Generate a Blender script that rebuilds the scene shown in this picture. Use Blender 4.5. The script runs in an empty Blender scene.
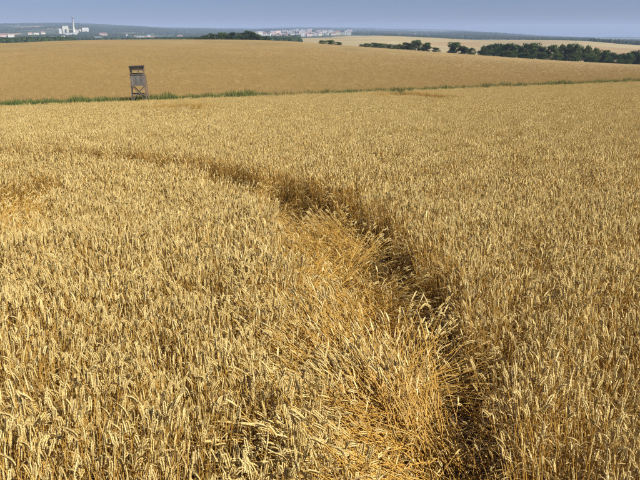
import bpy, math, random
import numpy as np

# ---------------------------------------------------------------- camera, sky, sun, exposure
scene = bpy.context.scene
R = math.radians
random.seed(7)
rng = np.random.default_rng(11)
F_PX = 628.0                                   # focal length for a 640 pixel wide frame
ZC = 2.3                                       # eye height over the soil (photographer on a step, wheat 0.75 m)
TH = math.atan(208.0 / F_PX)                   # tilt down: the eye level lies at row 32
cam_d = bpy.data.cameras.new('camera')
cam_d.sensor_width = 36.0
cam_d.lens = 36.0 * F_PX / 640.0
cam_d.clip_start = 0.05
cam_d.clip_end = 40000.0
cam = bpy.data.objects.new('camera', cam_d)
scene.collection.objects.link(cam)
cam.location = (0, 0, ZC)
cam.rotation_euler = (math.pi / 2 - TH, 0, 0)
scene.camera = cam

SUN_EL, SUN_AZ = R(47), R(118)                 # azimuth clockwise from the view direction (+Y)
world = bpy.data.worlds.new('World')
scene.world = world
world.use_nodes = True
nt = world.node_tree
nt.nodes.clear()
sky = nt.nodes.new('ShaderNodeTexSky')
sky.sky_type = 'NISHITA'
sky.sun_disc = False
sky.sun_elevation = SUN_EL
sky.sun_rotation = SUN_AZ
sky.altitude = 300
sky.air_density = 1.0
sky.dust_density = 0.6
sky.ozone_density = 2.5
tint = nt.nodes.new('ShaderNodeMix')
tint.data_type = 'RGBA'
tint.blend_type = 'MULTIPLY'
tint.inputs[0].default_value = 1.0
tint.inputs[7].default_value = (0.37, 0.44, 0.72, 1)
bg = nt.nodes.new('ShaderNodeBackground')
bg.inputs['Strength'].default_value = 0.06
wo = nt.nodes.new('ShaderNodeOutputWorld')
nt.links.new(sky.outputs[0], tint.inputs[6])
nt.links.new(tint.outputs[2], bg.inputs['Color'])
nt.links.new(bg.outputs[0], wo.inputs['Surface'])

sun_d = bpy.data.lights.new('sun', 'SUN')
sun_d.energy = 5.0
sun_d.angle = R(0.53)
sun_d.color = (1.0, 0.945, 0.83)
sun = bpy.data.objects.new('sun', sun_d)
scene.collection.objects.link(sun)
sdir = (math.sin(SUN_AZ) * math.cos(SUN_EL), math.cos(SUN_AZ) * math.cos(SUN_EL), math.sin(SUN_EL))
from mathutils import Vector
sun.rotation_euler = Vector(sdir).to_track_quat('Z', 'Y').to_euler()
sun.location = (20, -10, 30)

scene.view_settings.view_transform = 'Standard'
scene.view_settings.look = 'None'
scene.view_settings.exposure = 0.93
scene.view_settings.gamma = 1.0
scene.view_settings.use_curve_mapping = False
cy = scene.cycles
cy.use_denoising = True
cy.denoiser = 'OPENIMAGEDENOISE'
cy.denoising_input_passes = 'RGB_ALBEDO_NORMAL'
cy.denoising_prefilter = 'ACCURATE'
cy.use_adaptive_sampling = True
cy.adaptive_threshold = 0.03
cy.max_bounces = 4
cy.diffuse_bounces = 3
cy.transmission_bounces = 2
cy.glossy_bounces = 1
cy.volume_bounces = 0
cy.transparent_max_bounces = 4
cy.caustics_reflective = False
cy.caustics_refractive = False
cy.filter_width = 1.3

# ---------------------------------------------------------------- helpers
COL = scene.collection


def sstep(a, b, x):
    t = np.clip((x - a) / (b - a), 0, 1)
    return t * t * (3 - 2 * t)


def make_noise(seed, scale, n=14):
    g = np.random.default_rng(seed)
    a = g.uniform(0, 2 * np.pi, n)
    k = g.uniform(0.5, 1.6, n) * 2 * np.pi / scale
    ph = g.uniform(0, 2 * np.pi, n)

    def fn(x, y):
        s = 0
        for i in range(n):
            s = s + np.sin(k[i] * (np.cos(a[i]) * x + np.sin(a[i]) * y) + ph[i])
        return s / math.sqrt(n / 2)
    return fn


def tag(o, label=None, cat=None, group=None, kind=None):
    if label: o['label'] = label
    if cat: o['category'] = cat
    if group: o['group'] = group
    if kind: o['kind'] = kind
    return o


def mesh(name, verts, faces, mats, midx=None, smooth=False):
    me = bpy.data.meshes.new(name)
    me.from_pydata([tuple(v) for v in verts], [], [tuple(f) for f in faces])
    for m in (mats if isinstance(mats, (list, tuple)) else [mats]):
        me.materials.append(m)
    if midx is not None:
        me.polygons.foreach_set('material_index', np.asarray(midx, dtype=np.int32))
    if smooth:
        me.polygons.foreach_set('use_smooth', np.ones(len(me.polygons), dtype=bool))
    me.update()
    return me


def obj(name, me, parent=None, loc=(0, 0, 0), rot=(0, 0, 0), scale=(1, 1, 1)):
    o = bpy.data.objects.new(name, me)
    COL.objects.link(o)
    o.parent = parent
    o.location = loc
    o.rotation_euler = rot
    o.scale = scale
    return o


def empty(name, loc, rz=0.0):
    o = bpy.data.objects.new(name, None)
    COL.objects.link(o)
    o.location = loc
    o.rotation_euler = (0, 0, rz)
    o.empty_display_size = 0.2
    return o


class MB:
    def __init__(s):
        s.v, s.f, s.m = [], [], []

    def box(s, x0, x1, y0, y1, z0, z1, m=0):
        n = len(s.v)
        s.v += [(x0, y0, z0), (x1, y0, z0), (x1, y1, z0), (x0, y1, z0), (x0, y0, z1), (x1, y0, z1), (x1, y1, z1), (x0, y1, z1)]
        for q in ((3, 2, 1, 0), (4, 5, 6, 7), (0, 1, 5, 4), (1, 2, 6, 5), (2, 3, 7, 6), (3, 0, 4, 7)):
            s.f.append([n + i for i in q]); s.m.append(m)

    def tube(s, pts, radii, sides=6, m=0, cap=True, twist=0.0):
        n0 = len(s.v)
        pts = [Vector(p) for p in pts]
        for i, p in enumerate(pts):
            d = (pts[min(i + 1, len(pts) - 1)] - pts[max(i - 1, 0)]).normalized()
            a = d.cross(Vector((0, 0, 1)) if abs(d.z) < 0.9 else Vector((1, 0, 0))).normalized()
            b = d.cross(a)
            for k in range(sides):
                t = 2 * math.pi * k / sides + twist
                s.v.append(tuple(p + (a * math.cos(t) + b * math.sin(t)) * radii[i]))
        for i in range(len(pts) - 1):
            for k in range(sides):
                k2 = (k + 1) % sides
                s.f.append([n0 + i * sides + k, n0 + i * sides + k2, n0 + (i + 1) * sides + k2, n0 + (i + 1) * sides + k]); s.m.append(m)
        if cap:
            s.f.append([n0 + k for k in range(sides)]); s.m.append(m)
            s.f.append([n0 + (len(pts) - 1) * sides + k for k in reversed(range(sides))]); s.m.append(m)

    def add(s, v, f, m):
        n = len(s.v)
        s.v += [tuple(p) for p in v]
        for q in f:
            s.f.append([n + i for i in q]); s.m.append(m)

    def build(s, name, mats, parent=None, smooth=False, **kw):
        return obj(name, mesh(name, s.v, s.f, mats, s.m, smooth), parent, **kw)


# ---------------------------------------------------------------- materials
def new_mat(name):
    m = bpy.data.materials.new(name)
    m.use_nodes = True
    t = m.node_tree
    t.nodes.clear()
    out = t.nodes.new('ShaderNodeOutputMaterial')
    return m, t, out


def ramp(t, stops):
    r = t.nodes.new('ShaderNodeValToRGB')
    e = r.color_ramp.elements
    while len(e) < len(stops):
        e.new(0.5)
    for i, (p, c) in enumerate(stops):
        e[i].position = p
        e[i].color = (*c, 1)
    return r


def straw_mat(name, cols, trans=0.3, gloss=0.06, rough=0.45, grain=0.0):
    """dry plant matter: tone differs from stalk to stalk and from piece to piece, a little light passes through"""
    m, t, out = new_mat(name)
    oi = t.nodes.new('ShaderNodeObjectInfo')
    ge = t.nodes.new('ShaderNodeNewGeometry')
    mx = t.nodes.new('ShaderNodeMath'); mx.operation = 'MULTIPLY_ADD'
    mx.inputs[1].default_value = 0.55
    m2 = t.nodes.new('ShaderNodeMath'); m2.operation = 'MULTIPLY'
    m2.inputs[1].default_value = 0.45
    t.links.new(ge.outputs['Random Per Island'], m2.inputs[0])
    t.links.new(oi.outputs['Random'], mx.inputs[0])
    t.links.new(m2.outputs[0], mx.inputs[2])
    n = len(cols)
    rp = ramp(t, [(i / (n - 1), c) for i, c in enumerate(cols)])
    t.links.new(mx.outputs[0], rp.inputs[0])
    d = t.nodes.new('ShaderNodeBsdfDiffuse')
    tr = t.nodes.new('ShaderNodeBsdfTranslucent')
    gl = t.nodes.new('ShaderNodeBsdfGlossy')
    gl.inputs['Roughness'].default_value = rough
    gl.inputs['Color'].default_value = (1, 0.86, 0.6, 1)
    a = t.nodes.new('ShaderNodeMixShader'); a.inputs[0].default_value = trans
    b = t.nodes.new('ShaderNodeMixShader'); b.inputs[0].default_value = gloss
    t.links.new(rp.outputs[0], d.inputs[0])
    t.links.new(rp.outputs[0], tr.inputs[0])
    t.links.new(d.outputs[0], a.inputs[1]); t.links.new(tr.outputs[0], a.inputs[2])
    t.links.new(a.outputs[0], b.inputs[1]); t.links.new(gl.outputs[0], b.inputs[2])
    t.links.new(b.outputs[0], out.inputs['Surface'])
    return m


def noise_mat(name, layers, rough=0.9, bump=None, coords='Object'):
    """layers: list of (scale xyz, detail, [ramp stops]) multiplied together"""
    m, t, out = new_mat(name)
    tc = t.nodes.new('ShaderNodeTexCoord')
    prev = None
    for sc, det, stops in layers:
        mp = t.nodes.new('ShaderNodeMapping')
        mp.inputs['Scale'].default_value = sc
        t.links.new(tc.outputs[coords], mp.inputs[0])
        nz = t.nodes.new('ShaderNodeTexNoise')
        nz.inputs['Scale'].default_value = 1.0
        nz.inputs['Detail'].default_value = det
        t.links.new(mp.outputs[0], nz.inputs['Vector'])
        rp = ramp(t, stops)
        t.links.new(nz.outputs[0], rp.inputs[0])
        if prev is None:
            prev = rp.outputs[0]
        else:
            mm = t.nodes.new('ShaderNodeMix'); mm.data_type = 'RGBA'; mm.blend_type = 'MULTIPLY'
            mm.inputs[0].default_value = 1.0
            t.links.new(prev, mm.inputs[6]); t.links.new(rp.outputs[0], mm.inputs[7])
            prev = mm.outputs[2]
    p = t.nodes.new('ShaderNodeBsdfPrincipled')
    p.inputs['Roughness'].default_value = rough
    p.inputs['Specular IOR Level'].default_value = 0.15
    t.links.new(prev, p.inputs['Base Color'])
    if bump:
        nz = t.nodes.new('ShaderNodeTexNoise')
        nz.inputs['Scale'].default_value = bump[0]
        nz.inputs['Detail'].default_value = 5
        t.links.new(tc.outputs[coords], nz.inputs['Vector'])
        bp = t.nodes.new('ShaderNodeBump')
        bp.inputs['Strength'].default_value = bump[1]
        bp.inputs['Distance'].default_value = bump[2]
        t.links.new(nz.outputs[0], bp.inputs['Height'])
        t.links.new(bp.outputs[0], p.inputs['Normal'])
    t.links.new(p.outputs[0], out.inputs['Surface'])
    return m


M = {}
M['ear'] = straw_mat('wheat_ear', [(0.45, 0.315, 0.10), (0.61, 0.455, 0.17), (0.69, 0.535, 0.23), (0.76, 0.63, 0.325)], 0.26, 0.04, 0.5)
M['stem'] = straw_mat('wheat_stem', [(0.31, 0.155, 0.031), (0.48, 0.27, 0.053), (0.59, 0.37, 0.09), (0.66, 0.47, 0.155)], 0.18, 0.045, 0.45)
M['leaf'] = straw_mat('wheat_leaf', [(0.28, 0.18, 0.065), (0.46, 0.32, 0.115), (0.57, 0.43, 0.19), (0.54, 0.44, 0.22)], 0.4, 0.05, 0.45)
M['straw'] = straw_mat('crushed_straw', [(0.25, 0.125, 0.024), (0.42, 0.23, 0.042), (0.53, 0.325, 0.072), (0.61, 0.425, 0.13)], 0.15, 0.03, 0.5)
M['soil'] = noise_mat('field_soil', [((6, 6, 6), 8, [(0.3, (0.055, 0.035, 0.018)), (0.55, (0.11, 0.072, 0.038)), (0.75, (0.20, 0.13, 0.06))])], 1.0, (30, 0.6, 0.03))
M['far_wheat'] = noise_mat('far_wheat', [
    ((0.03, 0.16, 0.2), 8, [(0.25, (0.19, 0.137, 0.056)), (0.5, (0.225, 0.163, 0.068)), (0.75, (0.26, 0.19, 0.084))]),
    ((3.6, 1.7, 1.0), 8, [(0.3, (0.74, 0.73, 0.71)), (0.7, (1.2, 1.2, 1.2))]),
    ((0.10, 0.05, 0.1), 4, [(0.35, (0.90, 0.89, 0.87)), (0.65, (1.06, 1.06, 1.05))]),
    ((0.012, 0.02, 0.02), 3, [(0.3, (0.88, 0.88, 0.86)), (0.7, (1.08, 1.06, 1.04))])], 1.0, (4.0, 0.35, 0.15))
M['margin'] = noise_mat('field_margin', [((0.5, 0.5, 0.5), 6, [(0.3, (0.07, 0.09, 0.03)), (0.7, (0.20, 0.18, 0.07))])], 1.0)
M['pale_field'] = noise_mat('stubble_field', [((0.004, 0.012, 0.01), 5, [(0.3, (0.20, 0.155, 0.075)), (0.7, (0.30, 0.245, 0.125))])], 1.0)
M['tan_field'] = noise_mat('tan_field', [((0.01, 0.02, 0.01), 5, [(0.3, (0.20, 0.135, 0.06)), (0.7, (0.27, 0.19, 0.085))])], 1.0)
M['green_field'] = noise_mat('meadow', [((0.01, 0.01, 0.01), 5, [(0.3, (0.07, 0.10, 0.035)), (0.7, (0.16, 0.17, 0.07))])], 1.0)
M['wood_land'] = noise_mat('wooded_land', [((0.006, 0.006, 0.006), 5, [(0.35, (0.025, 0.04, 0.02)), (0.6, (0.05, 0.07, 0.03)), (0.72, (0.13, 0.13, 0.06))])], 1.0)


# ---------------------------------------------------------------- terrain
def edge_y(x):
    return 67.0 + 0.42 * x


def near_h(x, y):
    return -4.65 * np.clip(y / np.maximum(edge_y(x), 25.0), -0.6, 1.0)


# rows of the photograph at which the land at a given distance shows, turned into heights
U_COLS = np.array([0, 60, 110, 160, 210, 260, 300, 330, 380, 430, 480, 530, 580, 640], float)
RINGS = [
    (230, None),
    (360, [44.5, 41.5, 40.5, 40.3, 40.3, 40.8, 42.4, 45.4, 48.8, 52.3, 56, 59.6, 62.6, 65.6]),
    (600, [48.5, 46, 45, 45, 45, 45.5, 46.5, 49, 51.5, 55, 58.5, 61.5, 64.5, 67.5]),
    (1000, [44.5, 43.5, 43, 43, 43, 43, 43.2, 44.0, 46.5, 49.5, 51.5, 52.5, 53.5, 55]),
    (1500, [42.5, 41.5, 41, 41, 41, 40.5, 39, 37.5, 35.5, 37.5, 40.5, 40, 40.5, 46]),
    (2000, [41, 40, 40, 40, 40, 39.5, 38, 37.3, 37, 39, 41.7, 41.2, 42.2, 46.7]),
    (2600, [37.5, 36.5, 37, 38, 38, 37, 36, 35.3, 35.8, 37.5, 38.2, 39.2, 41, 42.5]),
    (3400, [33, 31, 32.5, 34, 35, 34.5, 33.2, 33.2, 34, 36, 35.5, 38.3, 40, 41]),
    (4500, [28.5, 27, 29, 31, 32.5, 32, 31.2, 32, 33.3, 34.5, 34, 38.0, 39.5, 40]),
    (6000, [25, 23.5, 25.8, 28.7, 30, 30.2, 29.6, 29.8, 32, 32.3, 33, 37.4, 39.0, 39.2]),
    (9000, [26, 26, 27, 28.6, 29.2, 29.2, 28.2, 27.8, 29.3, 30, 31.8, 35.5, 37.8, 38.2]),
    (9600, [29, 29, 30, 31, 32, 32, 31, 31, 32, 33, 35, 38, 40, 41]),
]


def pix_dir(u, v):
    X = (np.asarray(u, float) - 320) / F_PX
    Y = (240 - np.asarray(v, float)) / F_PX
    return X, math.cos(TH) + Y * math.sin(TH), -math.sin(TH) + Y * math.cos(TH)


def edge_r(az):
    c = np.cos(az) - 0.42 * np.sin(az)
    return np.clip(67.0 / np.maximum(c, 0.3), 45, 140)


NAZ = 721
AZ = np.linspace(-math.pi, math.pi, NAZ)
ring_r = np.array([r for r, _ in RINGS], float)
Zt = np.zeros((NAZ, len(RINGS) + 1))
Rt = np.zeros((NAZ, len(RINGS) + 1))
e_r = edge_r(AZ)
Rt[:, 0] = e_r
Zt[:, 0] = near_h(e_r * np.sin(AZ), e_r * np.cos(AZ))
front = 1 - sstep(R(50), R(150), np.abs(AZ))
for k, (r, vs) in enumerate(RINGS):
    Rt[:, k + 1] = r
    if vs is None:
        continue
    X, Yf, Zd = pix_dir(U_COLS, np.array(vs))
    a = np.arctan2(X, Yf)
    z = ZC + r * Zd / np.hypot(X, Yf)
    # smooth the columns
    zi = np.interp(AZ, a, z)
    ker = np.hanning(13); ker /= ker.sum()
    zs = np.convolve(np.pad(zi, 6, mode='edge'), ker, mode='valid')
    Zt[:, k + 1] = zs * front + (1 - front) * zs.mean()
wgt = (230 - e_r) / (360 - e_r)
Zt[:, 1] = Zt[:, 0] * (1 - wgt) + Zt[:, 2] * wgt + 0.0
# the far field's own canopy height is part of the sheet: 0.7 m over its soil
LR = np.linspace(math.log(40), math.log(9600), 700)
ZZ = np.zeros((NAZ, 700))
for i in range(NAZ):
    x = np.log(Rt[i]); y = Zt[i]
    h = np.diff(x); dlt = np.diff(y) / h
    s = np.zeros_like(y)
    for j in range(1, len(y) - 1):
        if dlt[j - 1] * dlt[j] > 0:
            w1 = 2 * h[j] + h[j - 1]; w2 = h[j] + 2 * h[j - 1]
            s[j] = (w1 + w2) / (w1 / dlt[j - 1] + w2 / dlt[j])
    s[0] = dlt[0]; s[-1] = dlt[-1]
    j = np.clip(np.searchsorted(x, LR) - 1, 0, len(h) - 1)
    t = np.clip((LR - x[j]) / h[j], 0, 1)
    ZZ[i] = ((2 * t**3 - 3 * t**2 + 1) * y[j] + (t**3 - 2 * t**2 + t) * h[j] * s[j] + (-2 * t**3 + 3 * t**2) * y[j + 1] + (t**3 - t**2) * h[j] * s[j + 1])

hill_n = make_noise(5, 700.0)


def H(x, y):
    x = np.asarray(x, float); y = np.asarray(y, float)
    r = np.hypot(x, y); az = np.arctan2(x, y)
    er = edge_r(az)
    zn = near_h(x, y)
    fi = np.clip((az + math.pi) / (2 * math.pi) * (NAZ - 1), 0, NAZ - 1.001)
    fj = np.clip((np.log(np.maximum(r, 40)) - LR[0]) / (LR[-1] - LR[0]) * 699, 0, 698.999)
    i = fi.astype(int); j = fj.astype(int); a = fi - i; b = fj - j
    zf = (ZZ[i, j] * (1 - a) * (1 - b) + ZZ[i + 1, j] * a * (1 - b) + ZZ[i, j + 1] * (1 - a) * b + ZZ[i + 1, j + 1] * a * b)
    z = np.where(r < er, zn, zf)
    d = (r - er) * 0.9
    z = z + 0.42 * np.exp(-((d - 1.6) / 1.5) ** 2)                # grassy bank between the two fields
    z = z + np.where(r > er, 0.5 * sstep(3.2, 4.5, d) * (1 - sstep(340, 420, r)), 0)   # top of the far crop
    z = z + hill_n(x, y) * 3.0 * sstep(2000, 4500, r) * (1 - sstep(5000, 6000, r) * 0.5)
    return z


def at(u, v, r):
    """world point on the ray through a pixel at horizontal distance r"""
    X, Yf, Zd = pix_dir(u, v)
    k = r / math.hypot(X, Yf)
    return Vector((X * k, Yf * k, ZC + Zd * k))


def hit(u, v, h):
    X, Yf, Zd = pix_dir(u, v)
    t = 1.0
    for _ in range(200):
        t += (ZC + t * Zd - float(near_h(X * t, Yf * t)) - h) / (-Zd - 0.07) * 0.5
    return X * t, Yf * t


# one sheet all the way round, out to the hills
az_f = np.linspace(R(-40), R(40), 560)
az_s = np.concatenate([np.linspace(R(-180), R(-40), 60)[:-1], az_f, np.linspace(R(40), R(180), 60)[1:-1]])
rr = np.concatenate([[0.4, 1.2, 2.5], np.geomspace(4, 40, 24), np.linspace(43, 75, 40), np.linspace(76, 140, 50), np.geomspace(144, 9600, 300)])
A, RR = np.meshgrid(az_s, rr)
GX, GY = RR * np.sin(A), RR * np.cos(A)
GZ = H(GX, GY)
nr, na = A.shape
idx = np.arange(nr * na).reshape(nr, na)
idn = np.roll(idx, -1, axis=1)
fc = np.stack([idx[:-1], idx[1:], idn[1:], idn[:-1]], axis=-1).reshape(-1, 4)
vs = np.stack([GX, GY, GZ], -1).reshape(-1, 3)
cx, cyy = vs[fc].mean(1)[:, 0], vs[fc].mean(1)[:, 1]
cr = np.hypot(cx, cyy); ca = np.arctan2(cx, cyy)
cu = 320 + F_PX * np.tan(np.clip(ca, -1.2, 1.2)) * 1.05      # bearing in old picture columns
dd = (cr - edge_r(ca)) * 0.9
lm = np.full(len(fc), 0)
lm[dd > -0.3] = 1
lm[dd > 3.3] = 2
pn = make_noise(21, 500.0); pn2 = make_noise(22, 900.0)
beyond = cr > 430
lm[beyond] = 5
p1 = pn(cx, cyy); p2 = pn2(cx, cyy)
mid = beyond & (cu > 285) & (cr < 1700)
lm[mid] = 3
lm[mid & (p2 > 0.35) & (cu < 480) & (cr > 1150) & (cr < 1420)] = 4
lm[mid & (cu > 480) & (cr > 950) & (p1 > 0.6)] = 6
lm[mid & (cu > 596) & (cr < 1250)] = 4
lm[beyond & (cr > 1700) & (cu > 250) & (p1 > 1.0)] = 3
lm[beyond & (cr > 1500) & (cu < 300) & (p1 > 1.25)] = 4
lm[beyond & (cr > 2100) & (cr < 3000) & (cu < 100) & (p1 < -1.2)] = 6
gm = bpy.data.meshes.new('ground')
gm.vertices.add(len(vs)); gm.vertices.foreach_set('co', vs.ravel())
gm.loops.add(len(fc) * 4); gm.loops.foreach_set('vertex_index', fc.ravel().astype(np.int32))
gm.polygons.add(len(fc)); gm.polygons.foreach_set('loop_start', np.arange(len(fc), dtype=np.int32) * 4)
for k in ('soil', 'margin', 'far_wheat', 'pale_field', 'tan_field', 'wood_land', 'green_field'):
    gm.materials.append(M[k])
gm.polygons.foreach_set('material_index', lm.astype(np.int32))
gm.polygons.foreach_set('use_smooth', np.ones(len(fc), bool))
gm.update(calc_edges=True); gm.validate()
tag(obj('ground', gm), 'rolling farmland falling from the near field to far fields, woods and hills', 'ground', kind='structure')

# ---------------------------------------------------------------- wheat: one stalk, its parts
def stalk_parts(g, h, lean0, curve, nod, lod, awn, n_leaf=2, thick=1.0, kink=None):
    """stem, ear and leaves of one ripe stalk growing from the origin, leaning towards +x; each part (verts, faces)"""
    seg = {0: 9, 1: 5, 2: 3}[lod]
    sides = {0: 4, 1: 3, 2: 3}[lod]
    pts = [np.zeros(3)]; dirs = []
    wob = g.normal(0, 0.02 if kink is None else 0.075, seg)
    for i in range(seg):
        t = (i + 0.5) / seg
        ph = lean0 + curve * t * t
        if kink is not None:
            ph = lean0 + (kink[1] - lean0) * float(sstep(kink[0] - 0.12, kink[0] + 0.12, t)) + curve * max(0, t - kink[0])
        ph += wob[i]
        d = np.array([math.sin(ph), wob[i] * 1.5, math.cos(ph)])
        dirs.append(d); pts.append(pts[-1] + d * h / seg)
    sm = MB()
    r0 = {0: 0.0019, 1: 0.0024, 2: 0.0036}[lod] * thick
    sm.tube(pts, [r0 * (1.15 - 0.45 * i / seg) for i in range(seg + 1)], sides, cap=False)
    out = {'stem': sm}
    # ear
    em = MB()
    L = g.uniform(0.046, 0.072)
    ph = math.atan2(dirs[-1][0], dirs[-1][2])
    p = pts[-1].copy()
    if lod == 0:
        n = 10
        tw = g.uniform(0, math.pi)
        for k in range(n * 2):
            t = k / (n * 2)
            pa = ph + nod * t
            ax = np.array([math.sin(pa), 0, math.cos(pa)])
            s1 = np.array([math.cos(pa), 0, -math.sin(pa)]); s2 = np.array([0, 1, 0])
            sd = (s1 * math.cos(tw) + s2 * math.sin(tw)) * (1 if k % 2 else -1)
            tr = -s1 * math.sin(tw) + s2 * math.cos(tw)
            p = p + ax * L / (n * 2)
            sc = 0.84 * (0.75 + 0.5 * math.sin(math.pi * min(1, t * 0.9 + 0.12))) * g.uniform(0.9, 1.1)
            dr = ax * 0.9 + sd * g.uniform(0.22, 0.36); dr /= np.linalg.norm(dr)
            c = p + sd * 0.0022
            ln = 0.0165 * sc; wd = 0.0046 * sc; dp = 0.0036 * sc
            nn = np.cross(dr, tr)
            m_ = c + dr * ln * 0.45
            v = [c, m_ + tr * wd, m_ + nn * dp, m_ - tr * wd, m_ - nn * dp, c + dr * ln]
            em.add(v, [(0, 2, 1), (0, 3, 2), (0, 4, 3), (0, 1, 4), (5, 1, 2), (5, 2, 3), (5, 3, 4), (5, 4, 1)], 0)
            if awn > 0 and g.random() < 0.85:
                al = awn * g.uniform(0.6, 1.15) * (0.55 + 0.6 * t)
                ad = dr + ax * 0.6 + g.normal(0, 0.08, 3); ad /= np.linalg.norm(ad)
                b = c + dr * ln * 0.8
                w = tr * 0.00055
                mid_ = b + ad * al * 0.5
                em.add([b - w, b + w, mid_ + w * 0.7, mid_ - w * 0.7, b + ad * al + ax * al * 0.05], [(0, 1, 2, 3), (3, 2, 4)], 0)
        # terminal spikelet
        v = [p, p + ax * .006 + tr * .004, p + ax * .006 + sd * .003, p + ax * .006 - tr * .004, p + ax * .006 - sd * .003, p + ax * 0.015]
        em.add(v, [(0, 2, 1), (0, 3, 2), (0, 4, 3), (0, 1, 4), (5, 1, 2), (5, 2, 3), (5, 3, 4), (5, 4, 1)], 0)
    else:
        rings = 5 if lod == 1 else 3
        sd_ = 5 if lod == 1 else 4
        prof = {1: [0.35, 1.0, 0.8, 1.0, 0.35], 2: [0.5, 1.0, 0.35]}[lod]
        wr = {1: 0.0060, 2: 0.0088}[lod] * thick
        q = []; rad = []
        for k in range(rings):
            t = k / (rings - 1)
            pa = ph + nod * t
            q.append(p.copy()); rad.append(wr * prof[k] * g.uniform(0.9, 1.1))
            p = p + np.array([math.sin(pa), 0, math.cos(pa)]) * (L + 0.012) / (rings - 1)
        em.tube(q, rad, sd_, cap=True, twist=g.uniform(0, 3))
        if awn > 0 and lod == 1:
            for k in range(5):
                b = q[1 + k % 3]
                ad = np.array([math.sin(ph + nod), 0, math.cos(ph + nod)]) + g.normal(0, 0.3, 3)
                e = b + ad / np.linalg.norm(ad) * awn * 1.4
                w = np.array([0, 0.0009, 0])
                em.add([b - w, b + w, e], [(0, 1, 2)], 0)
    out['ear'] = em
    # dry leaves
    lv = []
    for k in range(n_leaf):
        lm_ = MB()
        fi = g.uniform(0.3, 0.85) * seg
        i = min(int(fi), seg - 1)
        b = pts[i] + dirs[i] * (fi - i) * h / seg
        a = g.uniform(0, 2 * math.pi)
        el = g.uniform(0.5, 1.1); ll = g.uniform(0.10, 0.20)
        ns = 4 if lod == 0 else 2
        w0 = g.uniform(0.0028, 0.0045) * (1.0 if lod == 0 else 1.5)
        out_d = np.array([math.cos(a), math.sin(a), 0])
        pp = b.copy(); vv = []; tw = g.uniform(-0.5, 0.5)
        for s_ in range(ns + 1):
            t = s_ / ns
            sd = np.array([-math.sin(a + tw * t * 3), math.cos(a + tw * t * 3), 0.5 * math.sin(tw * 6 * t)])
            w = w0 * (1 - 0.85 * t ** 1.5)
            vv += [pp - sd * w, pp + sd * w]
            e2 = el - (2.3 * t) * g.uniform(0.7, 1.1)
            pp = pp + (out_d * math.cos(e2) + np.array([0, 0, math.sin(e2)])) * ll / ns
        for v in vv:
            v[2] = max(v[2], 0.01)
        lm_.add(vv, [(2 * s_, 2 * s_ + 1, 2 * s_ + 3, 2 * s_ + 2) for s_ in range(ns)], 0)
        lv.append(lm_)
    out['leaf'] = lv
    return out


WM = [M['stem'], M['ear'], M['leaf']]


WM.append(M['straw'])


def join_parts(mb, parts, off=(0, 0, 0), yaw=0.0, sc=1.0, sm=0):
    c, s = math.cos(yaw), math.sin(yaw)
    for mi, lst in ((sm, [parts['stem']]), (1, [parts['ear']]), (2, parts['leaf'])):
        for p in lst:
            v = [((x * c - y * s) * sc + off[0], (x * s + y * c) * sc + off[1], z * sc + off[2]) for x, y, z in p.v]
            mb.add(v, p.f, mi)


def source_collection(name, mbs):
    c = bpy.data.collections.new(name)                 # not linked to the scene: only copied from
    for i, mb in enumerate(mbs):
        o = bpy.data.objects.new('%s_%02d' % (name, i), mesh('%s_%02d' % (name, i), mb.v, mb.f, WM, mb.m, True))
        c.objects.link(o)
    return c


def scatter_object(name, coll, P, rot, scl, vid, mat):
    me = bpy.data.meshes.new(name)
    n = len(P)
    me.vertices.add(n)
    me.vertices.foreach_set('co', np.asarray(P, np.float32).ravel())
    a = me.attributes.new('rot', 'FLOAT_VECTOR', 'POINT'); a.data.foreach_set('vector', np.asarray(rot, np.float32).ravel())
    a = me.attributes.new('scl', 'FLOAT', 'POINT'); a.data.foreach_set('value', np.asarray(scl, np.float32))
    a = me.attributes.new('vid', 'INT', 'POINT'); a.data.foreach_set('value', np.asarray(vid, np.int32))
    me.materials.append(mat)
    o = obj(name, me)
    ng = bpy.data.node_groups.new(name + '_scatter', 'GeometryNodeTree')
    ng.interface.new_socket('Geometry', in_out='INPUT', socket_type='NodeSocketGeometry')
    ng.interface.new_socket('Geometry', in_out='OUTPUT', socket_type='NodeSocketGeometry')
    N = ng.nodes.new
    gi, go = N('NodeGroupInput'), N('NodeGroupOutput')
    ci = N('GeometryNodeCollectionInfo')
    ci.inputs['Collection'].default_value = coll
    ci.inputs['Separate Children'].default_value = True
    ci.inputs['Reset Children'].default_value = True
    ip = N('GeometryNodeInstanceOnPoints')
    ip.inputs['Pick Instance'].default_value = True
    na_r = N('GeometryNodeInputNamedAttribute'); na_r.data_type = 'FLOAT_VECTOR'; na_r.inputs['Name'].default_value = 'rot'
    na_s = N('GeometryNodeInputNamedAttribute'); na_s.data_type = 'FLOAT'; na_s.inputs['Name'].default_value = 'scl'
    na_i = N('GeometryNodeInputNamedAttribute'); na_i.data_type = 'INT'; na_i.inputs['Name'].default_value = 'vid'
    er = N('FunctionNodeEulerToRotation')
    L = ng.links.new
    L(gi.outputs[0], ip.inputs['Points']); L(ci.outputs[0], ip.inputs['Instance'])
    L(na_i.outputs['Attribute'], ip.inputs['Instance Index'])
    L(na_r.outputs['Attribute'], er.inputs[0]); L(er.outputs[0], ip.inputs['Rotation'])
    L(na_s.outputs['Attribute'], ip.inputs['Scale'])
    L(ip.outputs[0], go.inputs[0])
    md = o.modifiers.new('scatter', 'NODES')
    md.node_group = ng
    return o


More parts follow.
